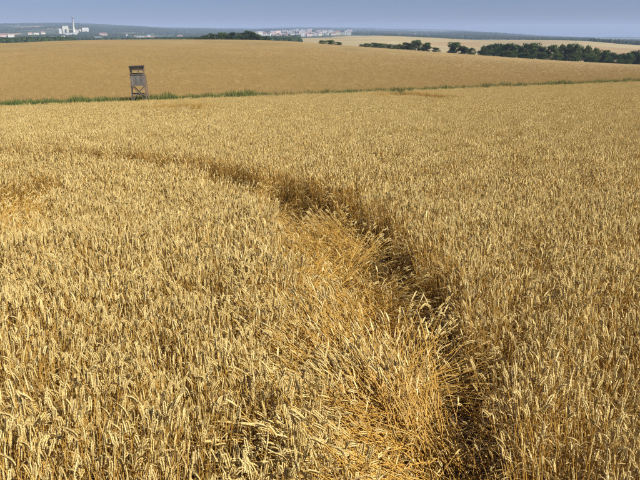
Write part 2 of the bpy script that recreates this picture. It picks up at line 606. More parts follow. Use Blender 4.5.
def tilt_euler(yaw, tx, ty):
    """XYZ euler angles of: turn by yaw about z, then tip the top towards (tx, ty) by |t| radians"""
    a = np.hypot(tx, ty) + 1e-9
    ax, ay = -ty / a, tx / a
    c, s = np.cos(a), np.sin(a); C = 1 - c
    T = np.stack([np.stack([c + ax * ax * C, ax * ay * C, ay * s], -1), np.stack([ax * ay * C, c + ay * ay * C, -ax * s], -1), np.stack([-ay * s, ax * s, c], -1)], -2)
    cy_, sy_ = np.cos(yaw), np.sin(yaw); z0 = np.zeros_like(yaw); o1 = np.ones_like(yaw)
    Z = np.stack([np.stack([cy_, -sy_, z0], -1), np.stack([sy_, cy_, z0], -1), np.stack([z0, z0, o1], -1)], -2)
    m = T @ Z
    return np.stack([np.arctan2(m[..., 2, 1], m[..., 2, 2]), np.arcsin(np.clip(-m[..., 2, 0], -1, 1)), np.arctan2(m[..., 1, 0], m[..., 0, 0])], -1)


# ---- the trampled trail, from its two edges at canopy height
LPX = [(432, 530), (414, 480), (368, 420), (314, 360), (292, 300), (296, 250), (284, 215), (255, 190), (215, 172.5), (150, 161), (100, 158), (50, 156), (0, 155)]
RPX = [(588, 530), (564, 480), (534, 400), (496, 330), (460, 280), (434, 250), (393, 213), (338, 187), (280, 170.5), (218, 160), (150, 152.6), (100, 150), (50, 149), (0, 148.6)]


def resample(P, n):
    P = np.array(P); s = np.concatenate([[0], np.cumsum(np.hypot(*np.diff(P, axis=0).T))])
    t = np.linspace(0, s[-1], n)
    Q = np.stack([np.interp(t, s, P[:, 0]), np.interp(t, s, P[:, 1])], -1)
    for _ in range(3):
        Q[1:-1] = (Q[:-2] + 2 * Q[1:-1] + Q[2:]) / 4
    return Q


TL = resample([hit(u, v, 0.72) for u, v in LPX], 90)
TR = resample([hit(u, v, 0.72) for u, v in RPX], 90)
TC = (TL + TR) / 2
TW = np.hypot(*(TR - TL).T) / 2
TD = np.gradient(TC, axis=0); TD /= np.hypot(*TD.T)[:, None]
TS = np.concatenate([[0], np.cumsum(np.hypot(*np.diff(TC, axis=0).T))])
edge_n = make_noise(31, 0.55)


def trail(x, y):
    """signed offset over half width (-1 left edge .. 1 right edge), centre index"""
    best = np.full(len(x), 1e9); bi = np.zeros(len(x), int)
    for i in range(len(TC)):
        d = (x - TC[i, 0]) ** 2 + (y - TC[i, 1]) ** 2
        k = d < best
        best[k] = d[k]; bi[k] = i
    off = (x - TC[bi, 0]) * TD[bi, 1] - (y - TC[bi, 1]) * TD[bi, 0]
    far = np.sqrt(best) > 2.0
    return np.where(far, np.sign(off) * np.maximum(np.abs(off) / TW[bi], 3.0), off / TW[bi]), bi


DENTS = []   # lodged patches away from the trail: x, y, rx, ry
for u, v, rx, ry in ((16, 196, 0.55, 1.7), (24, 216, 0.36, 0.9), (-10, 213, 0.6, 1.1), (20, 236, 0.26, 0.45), (158, 108.2, 1.6, 5.6), (178, 107.2, 2.2, 6.8), (205, 108.8, 1.1, 4.4), (390, 95.6, 2.0, 5.8), (408, 94.5, 2.3, 6.6), (438, 97.6, 2.0, 6.6), (424, 95.7, 1.0, 5), (516, 268, 0.10, 0.2), (188, 238, 0.09, 0.2)):
    px, py = hit(u, v, 0.6)
    DENTS.append((px, py, rx, ry))


def dent(x, y):
    d = np.full(len(x), 9.0)
    for px, py, rx, ry in DENTS:
        d = np.minimum(d, np.hypot((x - px) / rx, (y - py) / ry))
    return d


h_noise = make_noise(41, 1.3); h_noise2 = make_noise(42, 6.0); h_fine = make_noise(47, 0.45)
lean_x = make_noise(43, 0.9); lean_y = make_noise(44, 0.9)

g0 = np.random.default_rng(3)
src = []
N_UP = 16
up_parts = []
for i in range(N_UP):
    p = stalk_parts(g0, g0.uniform(0.62, 0.72), g0.uniform(0, 0.08), g0.uniform(0.02, 0.26), g0.uniform(-0.1, 0.35) if i % 5 else g0.uniform(0.5, 1.1), 0, [0.016, 0.026, 0.036, 0.05][i % 4], 2 + i % 2)
    up_parts.append(p)
    mb = MB(); join_parts(mb, p); src.append(mb)
N_BENT, N_LEAN = 28, 18
bent_parts = []
for i in range(N_BENT):
    if i < N_LEAN:                                      # pushed over at the foot, straight above
        kk = (g0.uniform(0.02, 0.16), g0.uniform(0.85, 1.35)); cv = g0.uniform(-0.1, 0.35)
    else:                                               # flat on the ground
        kk = (g0.uniform(0.05, 0.35), g0.uniform(1.4, 1.62)); cv = g0.uniform(-0.15, 0.15)
    p = stalk_parts(g0, g0.uniform(0.62, 0.80), g0.uniform(0.1, 0.6), cv, g0.uniform(0, 0.6), 0, [0, 0.015, 0.02][i % 3], 1, 1.45, kink=kk)
    bent_parts.append(p)
    mb = MB(); join_parts(mb, p, sm=3); src.append(mb)
N_M = 12                                                # small bunches for the middle distance
for i in range(N_M):
    mb = MB()
    for k in range(6):
        p = stalk_parts(g0, g0.uniform(0.60, 0.74), g0.uniform(0, 0.12), g0.uniform(0.02, 0.3), g0.uniform(0, 0.5), 1, [0.025, 0.035][k % 2], 1)
        join_parts(mb, p, (g0.uniform(-0.08, 0.08), g0.uniform(-0.08, 0.08), 0), g0.uniform(0, 6.28))
    src.append(mb)
N_F = 10                                                # wider bunches farther out
for i in range(N_F):
    mb = MB()
    for k in range(16):
        p = stalk_parts(g0, g0.uniform(0.58, 0.76), g0.uniform(0, 0.14), g0.uniform(0.02, 0.4), g0.uniform(0, 0.9), 2, 0, 1)
        join_parts(mb, p, (g0.uniform(-0.2, 0.2), g0.uniform(-0.2, 0.2), 0), g0.uniform(0, 6.28))
    src.append(mb)
wheat_src = source_collection('wheat_source', src)
O_BENT, O_M, O_F = N_UP, N_UP + N_BENT, N_UP + N_BENT + N_M


def scatter_pts(y0, y1, dens, jit_seed):
    g = np.random.default_rng(jit_seed)
    xm = 0.74 * y1 + 2.2
    n = int(dens * 2 * xm * (y1 - y0))
    x = g.uniform(-xm, xm, n); y = g.uniform(y0, y1, n)
    k = np.abs(x) < 0.74 * y + 2.2
    return x[k], y[k], g


PX, PY, PZ, ROT, SCL, VID = [], [], [], [], [], []


def put(x, y, z, rot, scl, vid):
    PX.append(x); PY.append(y); PZ.append(z); ROT.append(rot); SCL.append(scl); VID.append(vid)


def standing(y0, y1, dens, seed, lo, n_var):
    x, y, g = scatter_pts(y0, y1, dens, seed)
    k = y < edge_y(x) - 0.1
    x, y = x[k], y[k]
    q, bi = trail(x, y)
    dn = dent(x, y)
    jit = 0.10 * edge_n(x, y)
    k = (np.abs(q) > 1.0 + jit) & (dn > 1.0 + jit)
    x, y, q, bi, dn = x[k], y[k], q[k], bi[k], dn[k]
    n = len(x)
    tx = 0.12 * lean_x(x, y) + g.normal(0, 0.08, n); ty = 0.12 * lean_y(x, y) + g.normal(0, 0.08, n)
    # stalks beside the trail sag into it
    e = np.clip(1.55 - np.abs(q), 0, 0.55) / 0.55
    left = q < 0
    amt = np.where(left, np.where(y < 3.6, 0.38, 0.1), 0.05) * e * g.uniform(0.2, 1.3, n)
    nx, ny = TD[bi, 1], -TD[bi, 0]
    sgn = -1.0
    tx += amt * (nx * sgn)
    ty += amt * (ny * sgn)
    rot = tilt_euler(g.uniform(0, 2 * np.pi, n), tx, ty)
    s = 1.0 + 0.04 * h_noise(x, y) + 0.025 * h_noise2(x, y) + 0.03 * h_fine(x, y) + g.normal(0, 0.07, n)
    s = np.clip(s, 0.72, 1.22)
    put(x, y, H(x, y), rot, s, lo + g.integers(0, n_var, n))


standing(0.4, 9.0, 700, 101, 0, N_UP)
standing(9.0, 27.0, 112, 102, O_M, N_M)
standing(27.0, 108.0, 26, 103, O_F, N_F)


def lodged():
    g = np.random.default_rng(55)
    out_ = []

    def add(x, y, z, yw, t, sc, flat):
        n = len(x)
        vid = np.where(flat, g.integers(N_LEAN, N_BENT, n), g.integers(0, N_LEAN, n))
        out_.append((x, y, z, yw, t, sc, vid))

    def across(i, o):
        return TC[i, 0] + TD[i, 1] * o * TW[i], TC[i, 1] - TD[i, 0] * o * TW[i]
    # bunches pushed over to the left, resting on the standing crop, their feet towards the middle of the trail
    s = 0.0
    while s < TS[-1]:
        i0 = float(np.interp(s, TS, np.arange(len(TS))))
        d = float(np.hypot(*TC[int(i0)]))
        n = 230 if d < 7 else 170 if d < 12 else 100; hump = g.uniform(0, 0.16) if d < 4.5 else g.uniform(-0.05, 0.14) if d < 8 else 0.0
        ang = g.uniform(0, 150) if d > 5 else g.uniform(30, 120); wid = g.uniform(0.07, 0.15); lean = g.normal(0.03, 0.2) if d < 4.2 else g.normal(0.27, 0.15); o0 = g.uniform(-0.95, 0.1)
        ii = np.clip(i0 + g.normal(0, wid, n) / (TS[1] - TS[0]), 0, len(TC) - 1).astype(int)
        o = np.clip(o0 + g.normal(0, 0.28, n), -1.12 if d < 4 else -0.85, 0.15 if d < 4.6 else 0.5)
        x, y = across(ii, o)
        x = x + g.normal(0, 0.05, n); y = y + g.normal(0, 0.05, n)
        yw = np.arctan2(TD[ii, 1], TD[ii, 0]) + math.radians(ang) + g.normal(0, 0.36, n)
        z = g.uniform(-0.04, 0.06, n) + hump
        t = lean + g.normal(0.0, 0.13, n) + 0.35 * np.clip(o + 0.3, 0, 1) - 0.25 * np.clip(-0.7 - o, 0, 1)
        add(x, y, z, yw, t, g.uniform(0.85, 1.12, n), g.uniform(0, 1, n) < (0.08 if d < 4.2 else 0.5 if d < 8 else 0.92))
        s += g.uniform(0.16, 0.34)
    # tufts thrown the other way, over the dark gap
    s = 3.2
    while s < TS[-1]:
        i = int(np.interp(s, TS, np.arange(len(TS))))
        n = int(g.integers(30, 80))
        c = across(i, g.uniform(-0.15, 0.3))
        yw = math.atan2(TD[i, 1], TD[i, 0]) + math.radians(g.uniform(-150, -40)) + g.normal(0, 0.3, n)
        add(c[0] + g.normal(0, 0.07, n), c[1] + g.normal(0, 0.07, n), g.uniform(0, 0.08, n), yw, g.normal(-0.1, 0.25, n), g.uniform(0.7, 1.0, n), g.uniform(0, 1, n) < 0.2)
        s += g.uniform(0.6, 1.3)
    # the big bunches nearest the viewer
    for u_, v_, yd, sp, n, tm, rad in ((338, 372, 122, 0.26, 190, -0.05, 0.13), (428, 462, 138, 0.34, 260, -0.05, 0.13), (405, 480, 125, 0.32, 220, -0.1, 0.14), (390, 402, -4, 0.42, 60, 0.1, 0.09),
                                       (392, 405, 42, 0.16, 26, -0.5, 0.06), (346, 288, -95, 0.6, 150, 0.1, 0.12), (365, 330, -60, 0.5, 120, 0.1, 0.1), (350, 250, 150, 0.3, 160, 0.1, 0.15), (400, 440, 118, 0.34, 200, -0.1, 0.14), (372, 356, 128, 0.34, 160, 0.0, 0.12)):
        px, py = hit(u_, v_, 0.1)
        add(px + g.normal(0, rad, n), py + g.normal(0, rad, n), g.uniform(0, 0.14, n), math.radians(yd) + g.normal(0, sp, n), g.normal(tm, 0.13, n), g.uniform(0.85, 1.12, n), np.zeros(n, bool))
    # litter on the floor
    n = 450                                                # broken stalks still rooted in the gap
    i = (g.uniform(0, 1, n) ** 1.3 * (len(TC) - 1)).astype(int)
    x, y = across(i, g.uniform(0.3, 1.02, n))
    add(x, y, np.full(n, -0.02), g.uniform(0, 2 * np.pi, n), g.normal(-0.55, 0.35, n), g.uniform(0.3, 0.75, n), np.zeros(n, bool))
    n = 3600
    i = (g.uniform(0, 1, n) ** 1.3 * (len(TC) - 1)).astype(int)
    o = np.where(g.uniform(0, 1, n) < 0.68, g.uniform(-1.0, 0.45, n), g.uniform(0.3, 1.0, n))
    x, y = across(i, o)
    add(x, y, np.full(n, -0.03), g.uniform(0, 2 * np.pi, n), g.normal(0.1, 0.12, n), g.uniform(0.5, 0.95, n), np.ones(n, bool))
    # lodged patches elsewhere
    for px, py, rx, ry in DENTS:
        n = int(min(420, 420 * rx * ry * 3.14)) if py < 20 else 120
        a = g.uniform(0, 2 * np.pi, n); r = np.sqrt(g.uniform(0, 1, n))
        add(px + rx * r * np.cos(a), py + ry * r * np.sin(a), g.uniform(0.0, 0.16 if py < 20 else 0.08, n), g.normal(1.9, 1.3 if py < 20 else 0.9, n), g.normal(-0.05, 0.3, n), g.uniform(0.8, 1.1, n), g.uniform(0, 1, n) < (0.35 if py < 20 else 0.75))
    x, y, z, yw, t, s_, vid = map(np.concatenate, zip(*out_))
    return x, y, H(x, y) + z, tilt_euler(yw, t * np.cos(yw), t * np.sin(yw)), s_, O_BENT + vid, yw


lx, ly, lz, lrot, lsc, lvid, lyaw = lodged()

# ---- the nearest stalks are things of their own; the rest is one crop
SX, SY, SZ = np.concatenate(PX), np.concatenate(PY), np.concatenate(PZ)
SROT, SSCL, SVID = np.concatenate(ROT), np.concatenate(SCL), np.concatenate(VID)


def in_frame(x, y, z):
    dx, dy, dz = x, y, z - ZC
    fw = dy * math.cos(TH) - dz * math.sin(TH)
    up = dy * math.sin(TH) + dz * math.cos(TH)
    u = 320 + F_PX * dx / np.maximum(fw, 0.01); v = 240 - F_PX * up / np.maximum(fw, 0.01)
    return u, v, fw


u, v, fw = in_frame(SX, SY, SZ + 0.72 * SSCL)
ok = (u > 4) & (u < 636) & (v < 474) & (fw > 0.3) & (SVID < N_UP)
order = np.argsort(np.where(ok, fw, 1e9))[:240]
keep = np.ones(len(SX), bool); keep[order] = False

part_mesh = {}


def thing_mesh(kind, i, parts):
    key = (kind, i)
    if key not in part_mesh:
        def mk(nm, mb, mat):
            return mesh(nm, mb.v, mb.f, [mat], [0] * len(mb.f), True)
        part_mesh[key] = [('stem', mk('stem', parts['stem'], M['stem' if kind == 'up' else 'straw'])), ('ear', mk('ear', parts['ear'], M['ear']))] + [('leaf', mk('leaf', l, M['leaf'])) for l in parts['leaf']]
    return part_mesh[key]


def place_stalk(name, kind, i, parts, loc, rot, s, label, group):
    e = empty(name, loc)
    e.rotation_euler = rot
    e.scale = (s, s, s)
    tag(e, label, 'wheat', group)
    for nm, me in thing_mesh(kind, i, parts):
        obj(nm, me, e)


for k in order:
    i = int(SVID[k])
    place_stalk('wheat_stalk', 'up', i, up_parts[i], (SX[k], SY[k], SZ[k]), SROT[k], SSCL[k],
                'ripe golden wheat stalk standing in the nearest rows along the bottom edge', 'nearest standing wheat stalks')
u, v, fw = in_frame(lx, ly, lz + 0.2)
ok = (u > 250) & (u < 520) & (v < 478) & (v > 250) & (fw > 0.3) & (lvid < O_BENT + N_LEAN) & (lz - H(lx, ly) > 0.0)
lorder = np.argsort(np.where(ok, fw, 1e9))[:60]
lkeep = np.ones(len(lx), bool); lkeep[lorder] = False
for k in lorder:
    i = int(lvid[k]) - O_BENT
    place_stalk('bent_wheat_stalk', 'bent', i, bent_parts[i], (lx[k], ly[k], lz[k]), lrot[k], lsc[k],
                'bent golden wheat stalk lying on top of the nearest trampled straw', 'bent stalks on the nearest trampled straw')

crop = scatter_object('standing_wheat', wheat_src, np.stack([SX, SY, SZ], -1)[keep], SROT[keep], SSCL[keep], SVID[keep], M['ear'])
tag(crop, 'ripe golden wheat crop standing all over the near field', 'wheat', kind='stuff')
straw = scatter_object('trampled_wheat', wheat_src, np.stack([lx, ly, lz], -1)[lkeep], lrot[lkeep], lsc[lkeep], lvid[lkeep], M['straw'])
tag(straw, 'flattened orange straw lying in the curved trail and lodged patches', 'straw', kind='stuff')
print('stalk instances', len(SX), len(lx))

# ---- tips of the far field's crop standing out of its canopy
gq = np.random.default_rng(91)
M['brown_ear'] = straw_mat('brown_wheat', [(0.33, 0.218, 0.086), (0.45, 0.315, 0.13), (0.55, 0.40, 0.175)], 0.2, 0.0, 0.5)
tip_src = bpy.data.collections.new('far_source')
for i in range(N_F):
    mb = src[O_F + i]
    tip_src.objects.link(bpy.data.objects.new('far_source_%02d' % i, mesh('far_source_%02d' % i, mb.v, mb.f, [M['brown_ear']], None, True)))
n = 180000
qa = gq.uniform(R(-37), R(37), n); qr = edge_r(qa) + 4.5 + 260 * gq.uniform(0, 1, n) ** 1.2
kq = gq.uniform(0, 1, n) < 1 - sstep(110, 320, qr)
qa, qr = qa[kq], qr[kq]
qx, qy = qr * np.sin(qa), qr * np.cos(qa)
n = len(qx)
tips = scatter_object('far_wheat_tips', tip_src, np.stack([qx, qy, H(qx, qy) - 0.60], -1), tilt_euler(gq.uniform(0, 6.28, n), gq.normal(0, .08, n), gq.normal(0, .08, n)), 1 + gq.normal(0, 0.06, n), gq.integers(0, N_F, n), M['brown_ear'])
tag(tips, 'ripe wheat ears standing out of the far field behind the grass strip', 'wheat', kind='stuff')

# ---------------------------------------------------------------- grass on the bank between the fields
m, t, out = new_mat('bank_grass')
at_ = t.nodes.new('ShaderNodeAttribute'); at_.attribute_name = 'tone'
d = t.nodes.new('ShaderNodeBsdfDiffuse'); tr = t.nodes.new('ShaderNodeBsdfTranslucent')
mx = t.nodes.new('ShaderNodeMixShader'); mx.inputs[0].default_value = 0.3
t.links.new(at_.outputs['Color'], d.inputs[0]); t.links.new(at_.outputs['Color'], tr.inputs[0])
t.links.new(d.outputs[0], mx.inputs[1]); t.links.new(tr.outputs[0], mx.inputs[2]); t.links.new(mx.outputs[0], out.inputs['Surface'])
M['grass'] = m


def bank_grass():
    g = np.random.default_rng(77)
    V, Fc, C = [], [], []
    tuft = make_noise(61, 3.0); tuft2 = make_noise(62, 11.0)
    n = 42000
    az = g.uniform(R(-37), R(37), n)
    r = edge_r(az) + g.uniform(0.1, 3.4, n)
    x, y = r * np.sin(az), r * np.cos(az)
    z = H(x, y)
    uu = 320 + F_PX * np.tan(az) * 1.05
    green = np.interp(uu, [0, 230, 262, 300, 420, 480, 540, 640], [1, 1, 0.9, 0.65, 0.6, 0.75, 0.85, 0.9]) + 0.25 * tuft2(x, y) - 0.05 + g.normal(0, 0.25, n)
    hh = np.interp(uu, [0, 60, 230, 243, 256, 280, 420, 520, 640], [0.62, 0.70, 0.66, 0.95, 0.65, 0.56, 0.58, 0.74, 0.76]) * (1 + 0.13 * tuft(x, y)) * g.uniform(0.5, 1.25, n)
    hh = np.clip(hh, 0.12, 1.5)
    for i in range(n):
        a = g.uniform(0, 6.28); w = g.uniform(0.012, 0.035)
        sx, sy = math.cos(a) * w, math.sin(a) * w
        lx_, ly_ = g.normal(0, 0.22, 2) * hh[i]
        b = len(V)
        V += [(x[i] - sx, y[i] - sy, z[i] - 0.05), (x[i] + sx, y[i] + sy, z[i] - 0.05), (x[i] + lx_ * .4 + sx * .8, y[i] + ly_ * .4 + sy * .8, z[i] + hh[i] * .6), (x[i] + lx_ * .4 - sx * .8, y[i] + ly_ * .4 - sy * .8, z[i] + hh[i] * .6), (x[i] + lx_, y[i] + ly_, z[i] + hh[i])]
        Fc += [(b, b + 1, b + 2, b + 3), (b + 3, b + 2, b + 4)]
        gr = min(1, max(0, green[i]))
        c = np.array([0.33, 0.25, 0.095]) * (1 - gr) + np.array([0.125, 0.16, 0.05]) * gr
        c = c * g.uniform(0.75, 1.25)
        C += [(*c, 1)] * 5
    me = mesh('bank_grass', V, Fc, M['grass'])
    ca_ = me.color_attributes.new('tone', 'FLOAT_COLOR', 'POINT')
    ca_.data.foreach_set('color', np.array(C, np.float32).ravel())
    tag(obj('bank_grass', me), 'strip of tall green and dry grass between the two wheat fields', 'grass', kind='stuff')


bank_grass()

# ---------------------------------------------------------------- raised hunting hide on the bank
def wood_mat(name, c0, c1, sc=(3, 3, 14)):
    return noise_mat(name, [(sc, 6, [(0.3, c0), (0.7, c1)]), ((40, 40, 3), 3, [(0.3, (0.75, 0.75, 0.75)), (0.7, (1.1, 1.1, 1.1))])], 0.85)


M['grey_wood'] = wood_mat('weathered_boards', (0.075, 0.072, 0.066), (0.185, 0.175, 0.158), (3, 3, 0.6))
M['brown_wood'] = wood_mat('brown_posts', (0.075, 0.064, 0.052), (0.17, 0.145, 0.115), (6, 6, 1))
M['red_wood'] = wood_mat('reddish_posts', (0.12, 0.085, 0.068), (0.22, 0.155, 0.125), (6, 6, 1))
M['felt'] = noise_mat('roof_felt', [((4, 4, 4), 5, [(0.3, (0.018, 0.018, 0.018)), (0.7, (0.05, 0.048, 0.045))])], 0.95)


def bar(name, p, q, w, d, mat, parent):
    """squared timber between two points"""
    mb = MB()
    mb.tube([p, q], [w * 0.7071, w * 0.7071], 4, twist=math.pi / 4)
    o = mb.build(name, mat, parent)
    return o


def hide():
    r = 63.5
    base = at(139.5, 97, r)
    gz = float(H(base.x, base.y))
    top = at(139.5, 65.5, r).z - gz
    e = empty('hunting_hide', (base.x, base.y, gz), math.radians(13))
    tag(e, 'tall wooden hunting hide with grey boarded box and dark flat roof on the grass bank', 'hunting hide')
    zv = lambda v: at(139.5, v, r).z - gz
    zf, zs, zr = zv(84), zv(74.2), zv(68)          # floor, window sill, underside of the roof
    B, T = 0.68, 0.55                              # half widths at foot and head
    dp = 0.55

    def corner(sx, sy, z):
        k = T + (B - T) * (1 - z / top)
        return (sx * k, sy * (dp + (B - T) * (1 - z / top)), z)
    for sx in (-1, 1):
        for sy in (-1, 1):
            bar('post', corner(sx, sy, -0.1), corner(sx, sy, zr + 0.02), 0.10, 0.1, M['red_wood'] if sx > 0 else M['brown_wood'], e)
    mb = MB(); mb.box(-T - 0.06, T + 0.06, -dp - 0.06, dp + 0.06, zf - 0.07, zf); mb.build('platform', M['brown_wood'], e)
    # boarding, board by board
    def boards(x0, x1, fixed, axis, n, z0, z1, mat):
        w = (x1 - x0) / n
        for i in range(n):
            b = MB(); a0, a1 = x0 + i * w + 0.006, x0 + (i + 1) * w - 0.006
            dz = random.uniform(-0.03, 0.03); off = random.uniform(-0.006, 0.006)
            if axis == 'x': b.box(a0, a1, fixed - 0.012 + off, fixed + 0.012 + off, z0 + dz, z1)
            else: b.box(fixed - 0.012 + off, fixed + 0.012 + off, a0, a1, z0 + dz, z1)
            b.build('board', mat, e)
    boards(-T - 0.03, T + 0.03, -dp - 0.085, 'x', 8, zf - 0.1, zs, M['grey_wood'])
    boards(-T - 0.03, T + 0.03, dp + 0.085, 'x', 8, zf - 0.1, zs, M['grey_wood'])
    boards(-dp, dp, -T - 0.085, 'y', 8, zf - 0.1, zs, M['grey_wood'])
    boards(-dp, dp, T + 0.085, 'y', 8, zf - 0.1, zs, M['grey_wood'])
    # rails round the window openings
    for sy in (-1, 1):
        for z in (zs + 0.03, zr - 0.14):
            bar('rail', (-T - 0.03, sy * (dp + 0.09), z), (T + 0.03, sy * (dp + 0.09), z), 0.09, 0.08, M['brown_wood'], e)
    for sx in (-1, 1):
        for z in (zs + 0.03, zr - 0.14):
            bar('rail', (sx * (T + 0.09), -dp, z), (sx * (T + 0.09), dp, z), 0.08, 0.08, M['brown_wood'], e)
    bar('mullion', (0.12, -dp - 0.08, zs), (0.12, -dp - 0.08, zr - 0.1), 0.08, 0.06, M['brown_wood'], e)
    # roof: low pitch, falling to the left, with its felt
    rf = MB()
    z0, z1 = zr + 0.02, zr + 0.16
    xs_ = (-T - 0.16, T + 0.1); ys_ = (-dp - 0.2, dp + 0.2)
    rf.add([(xs_[0], ys_[0], z0), (xs_[1], ys_[0], z0 + 0.05), (xs_[1], ys_[1], z0 + 0.05), (xs_[0], ys_[1], z0), (xs_[0], ys_[0], z1), (xs_[1], ys_[0], z1 + 0.06), (xs_[1], ys_[1], z1 + 0.06), (xs_[0], ys_[1], z1)],
           [(3, 2, 1, 0), (4, 5, 6, 7), (0, 1, 5, 4), (1, 2, 6, 5), (2, 3, 7, 6), (3, 0, 4, 7)], 0)
    ro = rf.build('roof', M['felt'], e)
    for i in range(4):
        bb = MB(); yy = ys_[0] + 0.08 + i * (ys_[1] - ys_[0] - 0.2) / 3
        bb.box(xs_[0] + 0.1, xs_[1] - 0.1, yy, yy + 0.06, z0 - 0.03, z0 + 0.01); bb.build('rafter', M['brown_wood'], ro)
    # braces of the open base
    for sy in (-1, 1):
        bar('brace', corner(-1, sy, 0.35), corner(1, sy, zf - 0.1), 0.075, 0.05, M['brown_wood'], e)
        bar('brace', corner(1, sy * 1.07, 0.35), corner(-1, sy * 1.07, zf - 0.1), 0.075, 0.05, M['brown_wood'], e)
        bar('crossbar', corner(-1, sy, 0.95), corner(1, sy, 0.95), 0.07, 0.05, M['brown_wood'], e)
    for sx in (-1, 1):
        bar('brace', corner(sx, -1, 0.35), corner(sx, 1, zf - 0.1), 0.07, 0.05, M['brown_wood'], e)
    # ladder leaning on the right hand side
    ld = bar('ladder', (T + 0.34, -0.25, -0.05), (T + 0.16, -0.25, zs - 0.1), 0.07, 0.06, M['red_wood'], e)
    bar('ladder_rail', (T + 0.34, 0.25, -0.05), (T + 0.16, 0.25, zs - 0.1), 0.07, 0.06, M['red_wood'], ld)
    for i in range(9):
        f = (i + 0.7) / 9.5
        x = T + 0.34 + (0.16 - 0.34) * f
        bar('rung', (x, -0.3, f * (zs - 0.05)), (x, 0.3, f * (zs - 0.05)), 0.04, 0.04, M['red_wood'], ld)


hide()

# ---------------------------------------------------------------- trees on the far edge of the far field
def foliage_mat(name, cols):
    m = straw_mat(name, cols, 0.2, 0.0, 0.5)
    return m


M['leaf_dark'] = foliage_mat('foliage_dark', [(0.022, 0.036, 0.015), (0.042, 0.065, 0.024), (0.065, 0.09, 0.032)])
M['leaf_mid'] = foliage_mat('foliage_mid', [(0.03, 0.05, 0.018), (0.055, 0.085, 0.028), (0.085, 0.115, 0.038)])
M['leaf_olive'] = foliage_mat('foliage_olive', [(0.04, 0.06, 0.02), (0.07, 0.095, 0.03), (0.105, 0.125, 0.042)])
M['bark'] = noise_mat('bark', [((2, 2, 6), 5, [(0.3, (0.05, 0.04, 0.03)), (0.7, (0.11, 0.09, 0.07))])], 0.95)


def tree_meshes(g, wide, leafmat, n_leaf=1500):
    """a tree one unit tall: trunk with limbs, crown of leaf clumps"""
    tk = MB()
    th_ = 0.16
    tk.tube([(0, 0, -0.04), (g.normal(0, .01), g.normal(0, .01), th_), (g.normal(0, .02), g.normal(0, .02), 0.55)], [0.03, 0.022, 0.008], 6)
    lobes = []
    for k in range(24):
        a = g.uniform(0, 6.28); rad = wide * 0.5 * math.sqrt(g.uniform(0.02, 1)) * 0.78
        z = g.uniform(0.08, 0.86)
        rad *= math.sqrt(max(0.1, 1 - ((z - 0.38) / 0.6) ** 2))
        s = g.uniform(0.12, 0.2)
        c = np.array([rad * math.cos(a), rad * math.sin(a), min(z, 1 - s * 0.75)])
        lobes.append((c, s))
        if k < 6:
            p0 = np.array([0, 0, g.uniform(0.16, 0.4)])
            tk.tube([p0, (p0 + c) / 2 + [0, 0, 0.02], c], [0.012, 0.008, 0.003], 4)
    cr_ = MB()
    for i in range(n_leaf):
        c, s = lobes[g.integers(0, len(lobes))]
        d = g.normal(0, 1, 3); d /= np.linalg.norm(d)
        p = c + d * s * np.array([1.1 * max(1, wide), 1.1 * max(1, wide), 0.85]) * g.uniform(0.5, 1.12)
        if p[2] < 0.06: continue
        a = g.normal(0, 1, 3); a -= d * a.dot(d) * 0.6; a /= np.linalg.norm(a)
        b = np.cross(a, d + g.normal(0, .4, 3)); b /= np.linalg.norm(b)
        w = g.uniform(0.018, 0.036); l = w * g.uniform(1.0, 1.7)
        cr_.add([p - a * l, p + b * w, p + a * l, p - b * w + d * w * 0.4], [(0, 1, 2, 3)], 0)
    zt = max(p[2] for p in cr_.v)
    cr_.v = [(p[0], p[1], p[2] / zt) for p in cr_.v]
    return mesh('trunk', tk.v, tk.f, M['bark'], tk.m), mesh('crown', cr_.v, cr_.f, leafmat, cr_.m)


gt = np.random.default_rng(9)
TREES = [tree_meshes(gt, w, M[mt], n) for w, mt, n in ((0.85, 'leaf_dark', 2400), (1.05, 'leaf_mid', 2400), (0.95, 'leaf_dark', 2400), (1.2, 'leaf_olive', 2400), (1.0, 'leaf_mid', 2400))]
BUSHES = [tree_meshes(gt, w, M[mt], 2600) for w, mt in ((1.7, 'leaf_mid'), (1.9, 'leaf_dark'))]
ORD = ['first', 'second', 'third', 'fourth', 'fifth', 'sixth', 'seventh', 'eighth', 'ninth', 'tenth', 'eleventh', 'twelfth', 'thirteenth', 'fourteenth', 'fifteenth', 'sixteenth', 'seventeenth', 'eighteenth', 'nineteenth', 'twentieth', 'twenty-first', 'twenty-second', 'twenty-third', 'twenty-fourth', 'twenty-fifth', 'twenty-sixth', 'twenty-seventh', 'twenty-eighth', 'twenty-ninth', 'thirtieth']


def grow(row, r, group, text, bush=False):
    row = sorted(row)
    for k, (u_, vt, wpx) in enumerate(row):
        rr_ = r + random.uniform(-6, 10)
        top = at(u_, vt, rr_)
        z = float(H(top.x, top.y)) - 0.3
        h = max(1.5, top.z - z)
        tk, crn = random.choice(BUSHES if bush else TREES)
        nat = max(abs(v.co.x) for v in crn.vertices) * 2 * h
        w = min(1.5 if bush else 2.4, max(0.6, (wpx * 1.28 * rr_ / F_PX) / nat))
        e = empty('bush' if bush else 'tree', (top.x, top.y, z), random.uniform(0, 6.28))
        e.scale = (h * w, h * w, h)
        tag(e, text % ORD[k], 'bush' if bush else 'tree', group)
        obj('trunk', tk, e); obj('crown', crn, e)


